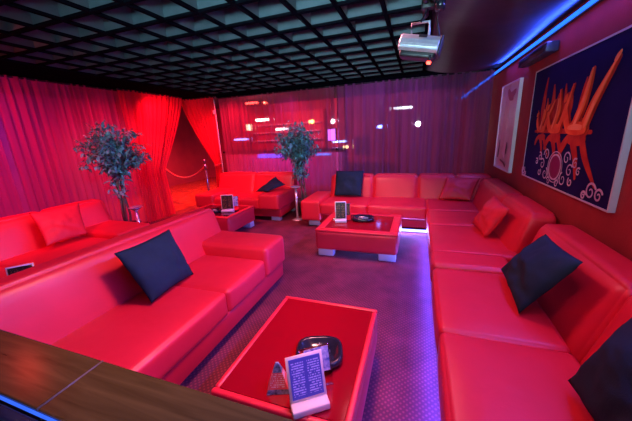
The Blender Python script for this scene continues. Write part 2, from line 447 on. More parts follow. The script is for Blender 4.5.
# slim upright between the red drape and the see-through curtain
pl = thing('slim_post', 'slim pale post between the right red drape and the see-through curtain', 'post', (-4.17, YB - .09, 0))
obj('shaft', lathe(bmesh.new(), [(0, .01), (.012, .01), (.012, 2.34), (0, 2.34)], 12), M['white'], pl)
obj('foot_plate', lathe(bmesh.new(), [(0, 0), (.05, 0), (.05, .01), (0, .01)], 20), M['white'], pl)
obj('sensor_box', B(-.045, .02, -.035, -.012, 2.03, 2.11, bev=.006), M['white'], pl)

# ------------------------------------------------------------------ sofas (local: x along the seat, y from front to back)
def foot(parent, x, y, w=.16, d=.09, h=.085):
    obj('foot', B(x - w / 2, x + w / 2, y - d / 2, y + d / 2, 0, h, bev=.008), M['silver_paint'], parent)

def back_fn(p, u):
    # leaning, tapering back cushion
    h = (p[2] - .30) / .46
    f = .5 - .5 * u[1]                       # 1 at front
    y = p[1] + f * .15 * max(0, h) + (1 - f) * (-.02 * max(0, h))
    return (p[0], y, p[2] + .02 * f * max(0, h) * 0)

def seat_cushion(parent, x0, x1, y0=0., y1=.68, z0=.235, z1=.425, bulge=.010):
    def fn(p, u): return (p[0], p[1], p[2] - (.012 if u[2] > 0 else 0) * (u[1] + 1) / 2)
    return obj('seat_cushion', soft(x0 + .004, x1 - .004, y0, y1, z0, z1, .032, bulge, 9, fn), M['leather'], parent)

def back_cushion(parent, x0, x1, zt=.76, y0=.64, y1=.98):
    return obj('backrest', soft(x0 + .003, x1 - .003, y0, y1, .26, zt, .055, .012, 9, back_fn), M['leather'], parent)

def armrest(parent, x0, x1, y0=-.06, y1=.80, zt=.50):
    return obj('armrest', soft(x0, x1, y0, y1, .24, zt, .035, .008, 8), M['leather'], parent)

def base(parent, x0, x1, y0=.02, y1=.97, z0=.085, z1=.25):
    return obj('base_frame', B(x0, x1, y0, y1, z0, z1, bev=.02, seg=3), M['leather_frame'], parent)

# near left sofa: faces right
s = thing('leather_sofa', 'long red leather sofa in the left foreground, behind the wooden ledge', 'sofa', (-1.27, 0, 0), PI / 2, 'red leather sofas')
base(s, .50, 2.45, .01); armrest(s, 2.09, 2.48, -.01, .84, .525)
for a, b in ((.50, 1.52), (1.52, 2.085)): seat_cushion(s, a, b)
back_cushion(s, .50, 2.45, .79)
for x, y in ((2.36, .14), (2.36, .85), (.62, .14), (.62, .85)): foot(s, x, y)

# far left sofa: faces right too, by the left curtain
s = thing('leather_sofa', 'red leather sofa by the left curtain, with a seamed back', 'sofa', (-3.28, 0, 0), PI / 2, 'red leather sofas')
base(s, .62, 2.66); armrest(s, 2.20, 2.66, .0, .84, .48)
for a, b in ((.62, 1.36), (1.36, 2.195)): seat_cushion(s, a, b)
for a, b in ((.62, 1.35), (1.35, 1.99), (1.99, 2.66)): back_cushion(s, a, b, .78, .66, 1.0)
for x, y in ((2.56, .14), (2.56, .85), (.74, .14), (.74, .85)): foot(s, x, y)

# back left sofa: faces the camera
s = thing('leather_sofa', 'red leather two-seat sofa at the back left, between the entrance and a tree', 'sofa', (-4.04, 4.32, 0), .02, 'red leather sofas')
base(s, .36, 1.76, .08); armrest(s, 0.0, .42, -.03, .84, .49); armrest(s, 1.38, 1.78, -.03, .84, .52)
for a, b in ((.42, .90), (.90, 1.38)): seat_cushion(s, a, b)
for a, b in ((.02, .88), (.88, 1.76)): back_cushion(s, a, b, .79)
for x, y in ((.50, .18), (1.62, .18), (.50, .85), (1.62, .85)): foot(s, x, y, .18)

# sectional along the back and the right wall
s = thing('sectional_sofa', 'big red leather corner sofa along the back curtain and right wall', 'corner sofa', (0, 0, 0), 0)
YF = 4.2
base(s, -1.78, 1.08, YF + .16, YF + 1.02, .05); obj('base_frame', B(.24, 1.08, 2.35, YF + .3, .085, .25, bev=.02, seg=3), M['leather_frame'], s)
obj('armrest', soft(-1.80, -1.46, YF + .02, YF + .86, .12, .46, .035, .008, 8), M['leather'], s)
for a, b in ((-1.46, -.70), (-.70, .155)): seat_cushion(s, a, b, YF, YF + .72)
seat_cushion(s, .155, 1.0, 4.10, YF + .72)
for a, b in ((3.45, 4.095), (2.63, 3.45)):
    obj('seat_cushion', soft(.155, .86, a + .003, b - .003, .235, .425, .03, .010, 9), M['leather'], s)
obj('seat_cushion', soft(.150, .735, 2.316, 2.625, .235, .437, .035, .006, 9), M['leather'], s)
def bk(a, b, zt=.775):
    def fn(p, u):
        h = max(0, (p[2] - .30) / .46); f = .5 - .5 * u[1]
        return (p[0], p[1] + f * .15 * h, p[2])
    obj('backrest', soft(a + .003, b - .003, YF + .62, YF + .99, .26, zt, .055, .012, 9, fn), M['leather'], s)
for a, b in ((-1.47, -.71), (-.71, .02), (.02, .60), (.60, 1.09)): bk(a, b)
def bkr(par, a, b, zt=.775, xb=.76, xe=1.11, r=.06):
    def fn(p, u):
        h = max(0, (p[2] - .30) / .46); f = .5 - .5 * u[0]
        return (p[0] + f * .14 * h, p[1], p[2])
    return obj('backrest', soft(xb, xe, a + .003, b - .003, .26, zt, r, .012, 9, fn), M['leather'], par)
for a, b in ((3.52, 4.72), (2.74, 3.52)): bkr(s, a, b)
for x, y in ((-1.62, YF + .2), (-1.62, YF + .9), (.34, 2.5), (1.0, 2.5), (1.0, YF + .92)): foot(s, x, y, .2)

# near right sofa against the wall
s = thing('leather_sofa', 'red leather sofa on the right foreground against the red wall', 'sofa', (0, 0, 0), 0, 'red leather sofas')
obj('base_frame', B(.24, 1.08, .50, 2.29, .085, .25, bev=.02, seg=3), M['leather_frame'], s)
for a, b in ((.50, 1.49), (1.49, 2.288)):
    obj('seat_cushion', soft(.155, .755, a + .003, b - .003, .225, .425, .03, .012, 9), M['leather'], s)
for a, b in ((.50, 1.52), (1.52, 2.52)): bkr(s, a, b, .775)
for x, y in ((.34, .62), (1.0, .62), (.34, 2.2), (1.0, 2.2)): foot(s, x, y)

# ------------------------------------------------------------------ ottomans
def ottoman(label, x0, x1, y0, y1, top, rot=0, glass='glass_top', feet=(.2, .1), border=.032):
    cx, cy = (x0 + x1) / 2, (y0 + y1) / 2; w, d = (x1 - x0) / 2, (y1 - y0) / 2
    t = thing('ottoman', label, 'ottoman table', (cx, cy, 0), rot, 'leather ottomans with glass tops')
    obj('body', soft(-w, w, -d, d, .095, top - .012, .035, .006, 8), M['leather'], t)
    bm = bmesh.new()                                                # padded rim round the glass
    for a in ((-w, w, -d, -d + border), (-w, w, d - border, d), (-w, -w + border, -d + border, d - border), (w - border, w, -d + border, d - border)):
        box(bm, *a, top - .035, top, bev=.012, seg=3)
    obj('rim', bm, M['leather'], t)
    obj('glass_top', B(-w + border, w - border, -d + border, d - border, top - .02, top - .003), M[glass], t, smooth=False)
    for sx in (-1, 1):
        for sy in (-1, 1):
            foot(t, sx * (w - feet[0] / 2 - .02), sy * (d - .09), feet[0], feet[1], .1)
    return t
ottoman('red leather ottoman with a large dark red glass top in the foreground', -.885, -.21, .84, 1.70, .35)
ottoman('red leather ottoman with silver feet in front of the corner sofa', -1.175, -.175, 3.16, 4.00, .36, 0, 'glass_top', (.2, .1), .10)
ottoman('small red leather ottoman in front of the back left sofa', -3.58, -2.64, 3.40, 4.16, .36, 0, 'glass_black', (.16, .12), .07)
ottoman('red leather ottoman mostly hidden behind the near left sofa', -3.17, -2.55, .80, 1.75, .36, 0, 'glass_black', (.16, .1), .06)

# ------------------------------------------------------------------ pillows
def pillow(label, cs, th, mat, seed, pinch=.06, crease=.5, loc=None):
    TL, TR, BR, BL = [Vector(c) for c in cs]
    c = (TL + TR + BR + BL) / 4
    TL, TR, BR, BL = [c + (q - c) * 1.05 for q in (TL, TR, BR, BL)]
    nrm = (TR - BL).cross(TL - BR).normalized()
    n = 26; bm = bmesh.new(); off = Vector((seed * 3.1, seed * 1.7, 0))
    grids = []
    for sgn in (1, -1):
        G = []
        for j in range(n + 1):
            row = []
            for i in range(n + 1):
                u, v = i / n, j / n; a, b = 2 * u - 1, 2 * v - 1
                # sides bow inward between the corners
                uu = .5 + (u - .5) * (1 - pinch * (1 - b * b)); vv = .5 + (v - .5) * (1 - pinch * (1 - a * a))
                P = (BL * (1 - uu) + BR * uu) * (1 - vv) + (TL * (1 - uu) + TR * uu) * vv
                prof = max(0, (1 - abs(a) ** 2.6)) ** .55 * max(0, (1 - abs(b) ** 2.6)) ** .55
                w = noise.noise(Vector((a * 1.6, b * 1.6, sgn)) + off) * .35 + noise.noise(Vector((a * 4 + b, b * 4 - a, sgn * 2)) + off) * .14
                fold = -.4 * crease * math.exp(-((b + .25 + .25 * a + .1 * math.sin(3 * a)) / .13) ** 2)
                P = P + nrm * sgn * th * prof * (1 + w + (fold if sgn > 0 else 0))
                row.append((P - c))
            G.append(row)
        grids.append(G)
    V = {}
    def vert(s, i, j):
        edge = i in (0, n) or j in (0, n)
        k = (0 if edge else s, i, j)
        if k not in V: V[k] = bm.verts.new(grids[s][j][i])
        return V[k]
    for s in (0, 1):
        for j in range(n):
            for i in range(n):
                bm.faces.new((vert(s, i, j), vert(s, i + 1, j), vert(s, i + 1, j + 1), vert(s, i, j + 1)))
    o = obj('throw_pillow', bm, mat, loc=c)
    return tag(o, label, 'pillow', 'throw pillows on the sofas')
BLK, RED = M['black_cloth'], M['red_cloth']
pillow('dark slate pillow leaning on the back of the near left sofa', [(-1.85, 1.20, .80), (-1.92, 1.70, .79), (-1.69, 1.64, .455), (-1.66, 1.23, .46)], .075, BLK, 1)
pillow('square black pillow on the near right sofa below the big poster', [(.80, 2.12, .80), (.79, 1.66, .82), (.59, 1.72, .46), (.62, 2.24, .48)], .065, BLK, 2)
pillow('black pillow at the bottom right corner of the near right sofa', [(.625, 1.21, .485), (.775, 1.19, .89), (.82, .70, .85), (.64, .72, .47)], .075, BLK, 3)
pillow('upright black pillow on the back run of the corner sofa', [(-1.345, 4.90, .85), (-.875, 4.90, .85), (-.89, 4.72, .46), (-1.345, 4.72, .46)], .06, BLK, 4, .03, 0)
pillow('black pillow tipped on its corner on the back left sofa', [(-2.88, 4.66, .50), (-2.56, 4.87, .75), (-2.28, 4.68, .64), (-2.56, 4.46, .555)], .045, BLK, 5)
pillow('red pillow against the back cushions in the corner of the corner sofa', [(.45, 4.90, .75), (.90, 4.86, .74), (.76, 4.62, .455), (.34, 4.68, .455)], .06, RED, 6)
pillow('red pillow leaning on the wall side of the corner sofa', [(.80, 3.47, .77), (.80, 2.93, .76), (.66, 3.03, .455), (.62, 3.46, .455)], .07, RED, 7)
pillow('red pillow on the sofa by the left curtain', [(-3.97, 1.79, .81), (-3.95, 2.26, .81), (-3.71, 2.13, .485), (-3.71, 1.73, .485)], .05, RED, 8)

# ------------------------------------------------------------------ potted trees
def tree(label, x, y, crown, rx, rz, ntr, nleaf, seed, pot=True, lean=(0, 0), low=.5):
    rnd = random.Random(seed)
    t = thing('potted_tree', label, 'plant', (x, y, 0), 0, 'potted trees')
    obj('pot', lathe(bmesh.new(), [(0, 0), (.13, 0), (.165, .26), (.18, .27), (.18, .31), (.155, .31), (.15, .285), (0, .285)]), M['pot'], t)
    po = [c for c in t.children if c.name.startswith('pot')][0]
    obj('soil', lathe(bmesh.new(), [(0, .286), (.148, .286), (.12, .296), (0, .30)]), M['soil'], po)
    ends = []
    for k in range(ntr):
        a = 2 * PI * k / ntr + rnd.random(); bm = bmesh.new()
        p = [Vector((.04 * math.cos(a), .04 * math.sin(a), .27))]
        for q in range(1, 7):
            f = q / 6
            p.append(Vector((.04 * math.cos(a + 3 * f) + lean[0] * f + rnd.uniform(-.02, .02), .04 * math.sin(a + 3 * f) + lean[1] * f + rnd.uniform(-.02, .02), .27 + (crown - .1 - .27) * f)))
        tube(bm, p, [.016 - .006 * q / 6 for q in range(7)], 8)
        obj('trunk', bm, M['bark'], t); ends.append(p)
    bm = bmesh.new(); bb = bmesh.new()
    twigs = []
    for k in range(nleaf // 14):
        while True:
            d = Vector((rnd.uniform(-1, 1), rnd.uniform(-1, 1), rnd.uniform(-1, 1)))
            if d.length < 1: break
        d *= (.55 + .45 * rnd.random()) / max(.55, d.length) if rnd.random() < .5 else 1
        e = Vector((lean[0] + d.x * rx, lean[1] + d.y * rx, crown + d.z * rz - .25 * rx * (d.x * d.x + d.y * d.y)))
        p0 = ends[k % ntr][4 + k % 3]
        mid = (p0 + e) / 2 + Vector((0, 0, .05)); pts = [p0, mid, e]
        tube(bb, pts, [.006, .004, .002], 4); twigs.append((p0, mid, e))
    for k in range(nleaf):
        p0, mid, e = twigs[k % len(twigs)]
        f = rnd.uniform(.15, 1.0)
        c = (p0 * (1 - f) ** 2 + mid * 2 * f * (1 - f) + e * f * f) + Vector((rnd.gauss(0, .022), rnd.gauss(0, .022), rnd.gauss(0, .022)))
        if k % 6 == 0 and rnd.random() < low:      # shoots along the trunks
            q = ends[k % ntr]; f = rnd.uniform(.45, 1); i = min(5, int(f * 6)); c = q[i].lerp(q[i + 1], f * 6 - i) + Vector((rnd.gauss(0, .06), rnd.gauss(0, .06), rnd.gauss(0, .03)))
        d = Vector((rnd.uniform(-1, 1), rnd.uniform(-1, 1), rnd.uniform(-.9, .35))).normalized()
        sd = d.cross(Vector((rnd.uniform(-.4, .4), rnd.uniform(-.4, .4), 1))).normalized()
        L = rnd.uniform(.065, .115); W = L * rnd.uniform(.16, .24); up = sd.cross(d)
        v = [bm.verts.new(c + q) for q in (Vector(), d * L * .35 + sd * W + up * .006, d * L * .35 - sd * W + up * .006, d * L * .7 + sd * W * .8, d * L * .7 - sd * W * .8, d * L - up * .012)]
        cen = [bm.verts.new(c + d * L * .35), bm.verts.new(c + d * L * .7 - up * .004)]
        for f in ((v[0], v[1], cen[0]), (v[0], cen[0], v[2]), (v[1], v[3], cen[1], cen[0]), (v[2], cen[0], cen[1], v[4]), (v[3], v[5], cen[1]), (v[4], cen[1], v[5])):
            bm.faces.new(f)
    obj('branches', bb, M['bark'], t); obj('foliage', bm, M['leaf'], t, smooth=False)
    return t
tree('leafy potted tree on the left by the crimson curtain', -4.17, 2.98, 1.50, .50, .38, 4, 2300, 11, lean=(.04, 0))
tree('leafy potted tree at the back between the two far sofas', -2.02, 4.96, 1.42, .47, .38, 4, 2400, 12, lean=(-.08, -.02), low=1.0)

# ------------------------------------------------------------------ ashtray stands and rope barrier
def ashtray_stand(label, x, y, h=.62):
    t = thing('ashtray_stand', label, 'ashtray stand', (x, y, 0), 0, 'chrome ashtray stands')
    obj('foot_plate', lathe(bmesh.new(), [(0, 0), (.10, 0), (.10, .012), (.03, .022), (0, .022)]), M['chrome'], t)
    obj('column', lathe(bmesh.new(), [(0, .02), (.022, .02), (.022, h - .05), (0, h - .05)], 20), M['chrome'], t)
    obj('bowl', lathe(bmesh.new(), [(0, h - .055), (.03, h - .05), (.085, h - .012), (.10, h), (.09, h), (.06, h - .02), (0, h - .028)]), M['chrome'], t)
ashtray_stand('chrome ashtray stand between the back left sofa and the corner sofa', -2.04, 4.62)
ashtray_stand('chrome ashtray stand beside the left potted tree', -3.83, 2.90, .61)

def rope_post(label, x, y, mat, h=1.0):
    t = thing('rope_post', label, 'barrier post', (x, y, 0), 0, 'rope barrier posts')
    obj('foot_plate', lathe(bmesh.new(), [(0, 0), (.15, 0), (.15, .015), (.04, .035), (0, .035)]), mat, t)
    obj('shaft', lathe(bmesh.new(), [(0, .03), (.022, .03), (.022, h), (0, h)], 16), mat, t)
    obj('collar', lathe(bmesh.new(), [(0, h - .13), (.034, h - .13), (.034, h - .06), (0, h - .06)], 16), mat, t)
    obj('finial', lathe(bmesh.new(), [(0, h), (.03, h), (.034, h + .03), (.02, h + .06), (0, h + .07)], 16), mat, t)
rope_post('chrome barrier post holding the right end of the red rope', -4.16, 4.86, M['dark_chrome'], 1.05)
rope_post('dark barrier post holding the left end of the red rope', -6.90, 6.25, M['black_gloss'], 1.0)
bm = bmesh.new(); a = Vector((-6.85, 6.225, .90)); b = Vector((-4.215, 4.89, .95))
tube(bm, [a.lerp(b, k / 20) - Vector((0, 0, .30 * (1 - (2 * k / 20 - 1) ** 2))) for k in range(21)], .018, 8)
tag(obj('barrier_rope', bm, M['rope']), 'red rope sagging across the entrance between two posts', 'rope')

# ------------------------------------------------------------------ things on the ottomans
def menu_holder(label, x, y, z, rz, w=.17, h=.24, lean=14, face='menu_print', trim='peach', back='menu_back', second=True):
    """slanted card in a stand, foot block in front"""
    t = thing('menu_holder', label, 'menu', (x, y, z), rz, 'menus on the ottomans')
    Rx = Matrix.Translation((0, 0, .035)) @ Matrix.Rotation(-math.radians(lean), 4, 'X')
    obj('stand', B(-w / 2, w / 2, -.05, .03, 0, .035, bev=.006, mtx=None), M[trim], t)
    obj('frame', B(-w / 2, w / 2, -.004, .004, 0, h, bev=.002, seg=1, mtx=Rx), M[trim], t)
    m = .012
    o = obj('card', B(-w / 2 + m, w / 2 - m, -.0015, .0015, 0, h - 2 * m), M[face], t, smooth=False)
    o.matrix_local = Rx @ Matrix.Translation((0, -.0055, m))
    if second:
        Rb = Matrix.Translation((.045, .075, .0)) @ Matrix.Rotation(-math.radians(lean * .9), 4, 'X')
        obj('back_panel', B(-w / 2 + .03, w / 2 + .012, -.003, .003, .0, h * .98, bev=.001, seg=1, mtx=Rb), M['clear'], t)
        o = obj('card', B(-w / 2 + .05, w / 2 + .004, -.0015, .0015, .07, h * .95), M[back], t, smooth=False)
        o.matrix_local = Rb @ Matrix.Translation((0, -.006, 0))
    return t
menu_holder('tilted menu holder with a violet card on the foreground ottoman', -.405, .910, .3495, .62, .165, .195, 18)
menu_holder('upright dark menu in a pale holder on the ottoman by the corner sofa', -.93, 3.52, .36, .25, .15, .24, 8, 'menu_dark', 'white', 'menu_dark', True)
menu_holder('dark menu in a pale holder on the small back left ottoman', -2.86, 3.72, .36, .35, .20, .24, 8, 'menu_dark', 'white', 'menu_back', True)
menu_holder('menu card peeking over the back of the near left sofa', -2.98, 1.17, .36, .85, .17, .20, 8, 'menu_dark', 'white', 'menu_dark', False)

def ashtray(label, x, y, z, r, rz):
    t = thing('ashtray', label, 'ashtray', (x, y, z), rz, 'black ashtrays on the ottomans')
    bm = bmesh.new()
    seg = 40; rings = []
    for rr, zz in ((0, 0), (.82, 0), (1, .012), (1.0, .034), (.92, .042), (.80, .038), (.70, .02), (0, .016)):
        ring = []
        for k in range(seg):
            a = 2 * PI * k / seg; m = (abs(math.cos(a)) ** 3.2 + abs(math.sin(a)) ** 3.2) ** (-1 / 3.2)
            ring.append((r * rr * m * math.cos(a) * 1.12, r * rr * m * math.sin(a), zz))
        rings.append([bm.verts.new(ring[0])] if rr == 0 else [bm.verts.new(p) for p in ring])
    for a, b in zip(rings, rings[1:]):
        for k in range(seg):
            f = list(dict.fromkeys([a[k % len(a)], a[(k + 1) % seg % len(a)], b[(k + 1) % seg % len(b)], b[k % len(b)]]))
            if len(f) > 2: bm.faces.new(f)
    obj('dish', bm, M['black_gloss'], t)
    # star-shaped chrome rest in the middle
    bs = bmesh.new(); top = bs.verts.new((0, 0, .048)); ring = []
    for k in range(8):
        a = PI * k / 4; q = r * (.52 if k % 2 == 0 else .14)
        ring.append((bs.verts.new((q * math.cos(a), q * math.sin(a), .036)), bs.verts.new((q * math.cos(a), q * math.sin(a), .018))))
    for k in range(8):
        a, b = ring[k], ring[(k + 1) % 8]
        bs.faces.new((top, a[0], b[0])); bs.faces.new((a[0], a[1], b[1], b[0]))
    bs.faces.new([q[1] for q in ring])
    obj('star_rest', bs, M['chrome'], t, smooth=False)
    return t
ashtray('black ashtray with a chrome star behind the menu on the foreground ottoman', -.455, 1.20, .3485, .112, .3)
ashtray('black ashtray beside the menu on the ottoman by the corner sofa', -.66, 3.67, .359, .13, .1)
ashtray('black ashtray beside the menu on the small back left ottoman', -3.08, 3.66, .359, .10, .1)

t = thing('tent_card', 'pointed coral advertising card beside the menu on the foreground ottoman', 'table card', (-.575, .955, .3485), .35)
def tri(bm, w0, w1, z0, z1, d0, d1):
    q = [(-w0, -d0, z0), (w0, -d0, z0), (w0, d0, z0), (-w0, d0, z0)]; p = [(-w1, -d1, z1), (w1, -d1, z1), (w1, d1, z1), (-w1, d1, z1)]
    v = [bm.verts.new(c) for c in q + p]
    for f in ((0, 1, 5, 4), (1, 2, 6, 5), (2, 3, 7, 6), (3, 0, 4, 7), (0, 3, 2, 1), (4, 5, 6, 7)): bm.faces.new([v[i] for i in f])
    return bm
obj('foot_band', tri(bmesh.new(), .054, .047, 0, .022, .04, .034), M['tent_dark'], t, smooth=False)
obj('printed_side', tri(bmesh.new(), .047, .022, .022, .098, .034, .015), M['tent_print'], t, smooth=False)
obj('point', tri(bmesh.new(), .022, .007, .098, .142, .015, .004), M['tent_dark'], t, smooth=False)

# ------------------------------------------------------------------ wooden ledge in front of the camera
t = thing('wooden_ledge', 'brown wooden ledge with a black rounded edge in the bottom left foreground', 'ledge', (0, 0, 0))
ZL = .85
JX = -.90
obj('board', B(-4.7, JX - .0015, .298, .468, .80, ZL, bev=.004), M['wood'], t, smooth=False)
obj('board', B(JX + .0015, .02, .298, .468, .80, ZL, bev=.004), M['wood'], t, smooth=False)
obj('joint_strip', B(JX - .0015, JX + .0015, .298, .468, .805, ZL + .0012), M['metal'], t)
bm = bmesh.new(); tube(bm, [(-4.7, .268, .832), (.02, .268, .832)], .017, 14)
obj('edge_rail', bm, M['black_gloss'], t)
bm = bmesh.new(); tube(bm, [(-4.7, .245, .77), (.02, .245, .77)], .022, 14)
obj('edge_rail', bm, M['black_gloss'], t)

obj('light_line', B(-4.7, .02, .292, .2975, .836, .841), emis('ledge_blue_glow', (.04, .14, 1), 1.0), t, smooth=False)

# ------------------------------------------------------------------ effect light under the grid
t = thing('effect_light', 'silver club effect light hanging from the ceiling grid', 'stage light', (-.02, 2.42, 2.09))
Rt = Matrix.Rotation(math.radians(13), 4, 'Y') @ Matrix.Rotation(math.radians(-4), 4, 'Z')
bm = bmesh.new(); n = 40; rings = []
for x in (-.135, -.13, .13, .135):
    s_ = .94 if abs(x) > .132 else 1; ring = []
    for k in range(n + 1):
        a = -PI * .22 + PI * 1.35 * k / n; rr = .082 * s_ * (1 + .03 * (1 if (k // 2) % 2 else 0))
        ring.append(bm.verts.new((x, -rr * math.cos(a), rr * .85 * math.sin(a) - .012)))
    rings.append(ring)
for a, b in zip(rings, rings[1:]):
    for k in range(n): bm.faces.new((a[k], a[k + 1], b[k + 1], b[k]))
    bm.faces.new((a[n], a[0], b[0], b[n]))
bm.faces.new(rings[0]); bm.faces.new(rings[-1]); bmesh.ops.transform(bm, matrix=Rt, verts=bm.verts)
obj('shell', bm, M['aluminium'], t, smooth=False)
obj('underside', soft(-.125, .125, -.05, .075, -.095, -.03, .02, 0, 3, lambda p, u: Rt @ Vector(p)), M['black_plastic'], t)
obj('end_cap', soft(.134, .15, -.075, .075, -.07, .06, .012, 0, 3, lambda p, u: Rt @ Vector(p)), M['black_plastic'], t)
obj('name_plate', B(-.02, .035, -.003, .003, -.012, .012, mtx=Rt @ Matrix.Translation((.01, -.069, .040)) @ Matrix.Rotation(math.radians(-45), 4, 'X')), M['black_plastic'], t, smooth=False)
obj('lamp_arm', B(.085, .105, -.055, -.04, -.11, -.07, mtx=Rt), M['black_plastic'], t)
obj('red_lamp', soft(.082, .112, -.06, -.038, -.13, -.108, .01, 0, 3, lambda p, u: Rt @ Vector(p)), M['led_red'], t)
bm = bmesh.new(); tube(bm, [(-.06, 0, .06), (-.06, 0, .14), (.06, 0, .14), (.06, 0, .04)], .01, 8)
obj('bracket', bm, M['aluminium'], t)
bm = bmesh.new(); tube(bm, [(.0, 0, .14), (.04, 0, .215), (.04, 0, .27)], .014, 8); box(bm, .0, .09, -.03, .03, .215, .275, bev=.01)
obj('clamp', bm, M['black_plastic'], t)
bm = bmesh.new(); tube(bm, [(.03, -.25, .26), (.03, .25, .26)], .022, 12)
for yy in (-.2, .2): tube(bm, [(.03, yy, .26), (.03, yy, .325)], .012, 8)
obj('hanging_pipe', bm, M['black_plastic'], t)
bm = bmesh.new(); tube(bm, [(.06, -.04, .25), (.11, -.12, .18), (.10, -.15, .10), (.12, -.05, .05), (.13, -.02, .0)], .007, 6)
obj('cable', bm, M['black_plastic'], t)
t = thing('ceiling_socket', 'small black junction box with cables beside the effect light', 'junction box', (.09, 2.12, 2.30))
obj('housing', soft(-.04, .04, -.05, .05, -.05, .06, .015, 0, 3), M['black_plastic'], t)
bm = bmesh.new(); lathe(bm, [(0, -.11), (.028, -.11), (.03, -.05), (0, -.05)], 16); obj('plug', bm, M['black_gloss'], t)
bm = bmesh.new(); tube(bm, [(0, 0, .05), (-.04, .02, .09), (-.055, .03, .135)], .012, 8); obj('hook', bm, M['aluminium'], t)

# ------------------------------------------------------------------ right wall: LED strip, speaker, pictures
t = thing('wall_led_strip', 'bright blue LED strip running along the top of the right wall', 'LED strip', (XR - .02, 3, 2.30))
obj('channel', B(-.006, .018, -5.2, 6.5, -.024, .024), M['black_plastic'], t, smooth=False)
obj('glow_strip', B(-.016, -.007, -5.2, 6.5, -.016, .016), M['led_wall'], t, smooth=False)
t = thing('wall_speaker', 'small dark box speaker on the right wall above the big poster', 'speaker', (XR - .005, 3.70, 2.15))
obj('cabinet', B(-.10, .0, -.38, .38, -.04, .045, bev=.008), pbr('navy_speaker_case', (.03, .035, .10), .45, c2=(.04, .045, .12)), t)
obj('grille', B(-.106, -.10, -.36, .36, -.03, .035, bev=.002, seg=1), M['black_plastic'], t)

def on_wall(y, z, d): return (XR - d, y, z)
def poly(bm, pts, d, th=.0015):
    """flat printed shape on the right wall; pts are (y, z)"""
    a = [bm.verts.new(on_wall(y, z, d)) for y, z in pts]
    f = bm.faces.new(a)
    r = bmesh.ops.extrude_face_region(bm, geom=[f]); bmesh.ops.translate(bm, vec=(-th, 0, 0), verts=[v for v in r['geom'] if isinstance(v, bmesh.types.BMVert)])
    bmesh.ops.triangulate(bm, faces=[q for q in bm.faces if len(q.verts) > 4])
def stroke(pts, w0, w1):
    L, R = [], []
    for i, p in enumerate(pts):
        p = Vector(p); t = (Vector(pts[min(i + 1, len(pts) - 1)]) - Vector(pts[max(i - 1, 0)])).normalized(); n_ = Vector((-t.y, t.x))
        f = i / (len(pts) - 1); w = (w0 + (w1 - w0) * f) * ((.72 + .36 * math.sin(PI * f)) if w0 > .012 else 1)
        L.append(tuple(p + n_ * w)); R.append(tuple(p - n_ * w))
    # rounded ends
    def cap(a, b, q):
        m = (Vector(a) + Vector(b)) / 2; h = Vector(a) - m; t = Vector((h.y, -h.x)) * q
        return [tuple(m + h * math.cos(k * PI / 6) + t * math.sin(k * PI / 6)) for k in range(1, 6)]
    return L + cap(L[-1], R[-1], 1) + R[::-1] + cap(R[0], L[0], 1)
def smooth2(pts, k=8):
    out = []
    for i in range(len(pts) - 1):
        p0, p1, p2, p3 = [Vector(pts[min(max(j, 0), len(pts) - 1)]) for j in (i - 1, i, i + 1, i + 2)]
        for q in range(k):
            s_ = q / k
            out.append(tuple(.5 * ((2 * p1) + (p2 - p0) * s_ + (2 * p0 - 5 * p1 + 4 * p2 - p3) * s_ ** 2 + (-p0 + 3 * p1 - 3 * p2 + p3) * s_ ** 3)))
    return out + [tuple(pts[-1])]

PW, PH = 1.55, 1.02; PY1, PZ0 = 3.69, .975       # the left end as seen is the far end (y = PY1)
t = thing('large_poster', 'large dark blue poster with orange figures and a lilac crest on the red wall', 'poster', (0, 0, 0))
obj('panel', B(XR - .035, XR - .002, PY1 - PW, PY1, PZ0, PZ0 + PH), M['poster'], t, smooth=False)
bm = bmesh.new()
for a in ((PY1 - PW - .010, PY1 - PW, PZ0 - .012, PZ0 + PH + .012), (PY1, PY1 + .012, PZ0 - .012, PZ0 + PH + .012), (PY1 - PW, PY1, PZ0 - .012, PZ0), (PY1 - PW, PY1, PZ0 + PH, PZ0 + PH + .012)):
    box(bm, XR - .039, XR - .002, a[0], a[1], a[2], a[3])
obj('frame', bm, M['poster_side'], t, smooth=False)
uv = lambda u, v: (PY1 - u * PW, PZ0 + v * PH)      # u rightwards, v upwards on the picture
def art(name, shapes, mat, d):
    for k, (pts, w0, w1) in enumerate(shapes):
        bm = bmesh.new(); poly(bm, stroke([uv(*q) for q in smooth2(pts, 6)], w0, w1), d + .0002 * k)
        obj(name, bm, mat, t, smooth=False)
base_v = .445
def person(u, k, lean=0):
    """reclining silhouette: hips and body along the ground line, two raised legs, propped torso with a head"""
    b = base_v
    return [([(u, b + .02), (u + .07 * k, b + .025), (u + .15 * k, b + .02)], .042 * k, .05 * k),
            ([(u + .05 * k, b + .03), (u + .11 * k, b + .21 * k), (u + .14 * k + lean, b + .40 * k)], .05 * k, .016 * k),
            ([(u + .14 * k, b + .02), (u + .20 * k, b + .20 * k), (u + .31 * k + lean, b + .42 * k)], .048 * k, .014 * k),
            ([(u, b + .02), (u - .045 * k, b + .12 * k), (u - .06 * k, b + .19 * k)], .042 * k, .03 * k),
            ([(u - .075 * k, b + .235 * k), (u - .06 * k, b + .265 * k)], .026 * k, .024 * k)]
T = [([(.17, .45), (.155, .54), (.135, .63)], .034, .012), ([(.225, .48), (.20, .68), (.215, .90)], .06, .014), ([(.31, .50), (.335, .66), (.32, .82)], .064, .016),
     ([(.26, .48), (.27, .60), (.255, .72)], .05, .014), ([(.40, .48), (.385, .62), (.40, .74)], .055, .014), ([(.66, .48), (.65, .64), (.665, .80)], .05, .014),
     ([(.45, .50), (.48, .66), (.465, .80)], .046, .012), ([(.53, .52), (.555, .64), (.545, .74)], .036, .010), ([(.13, .445), (.40, .45), (.78, .445)], .016, .02)]
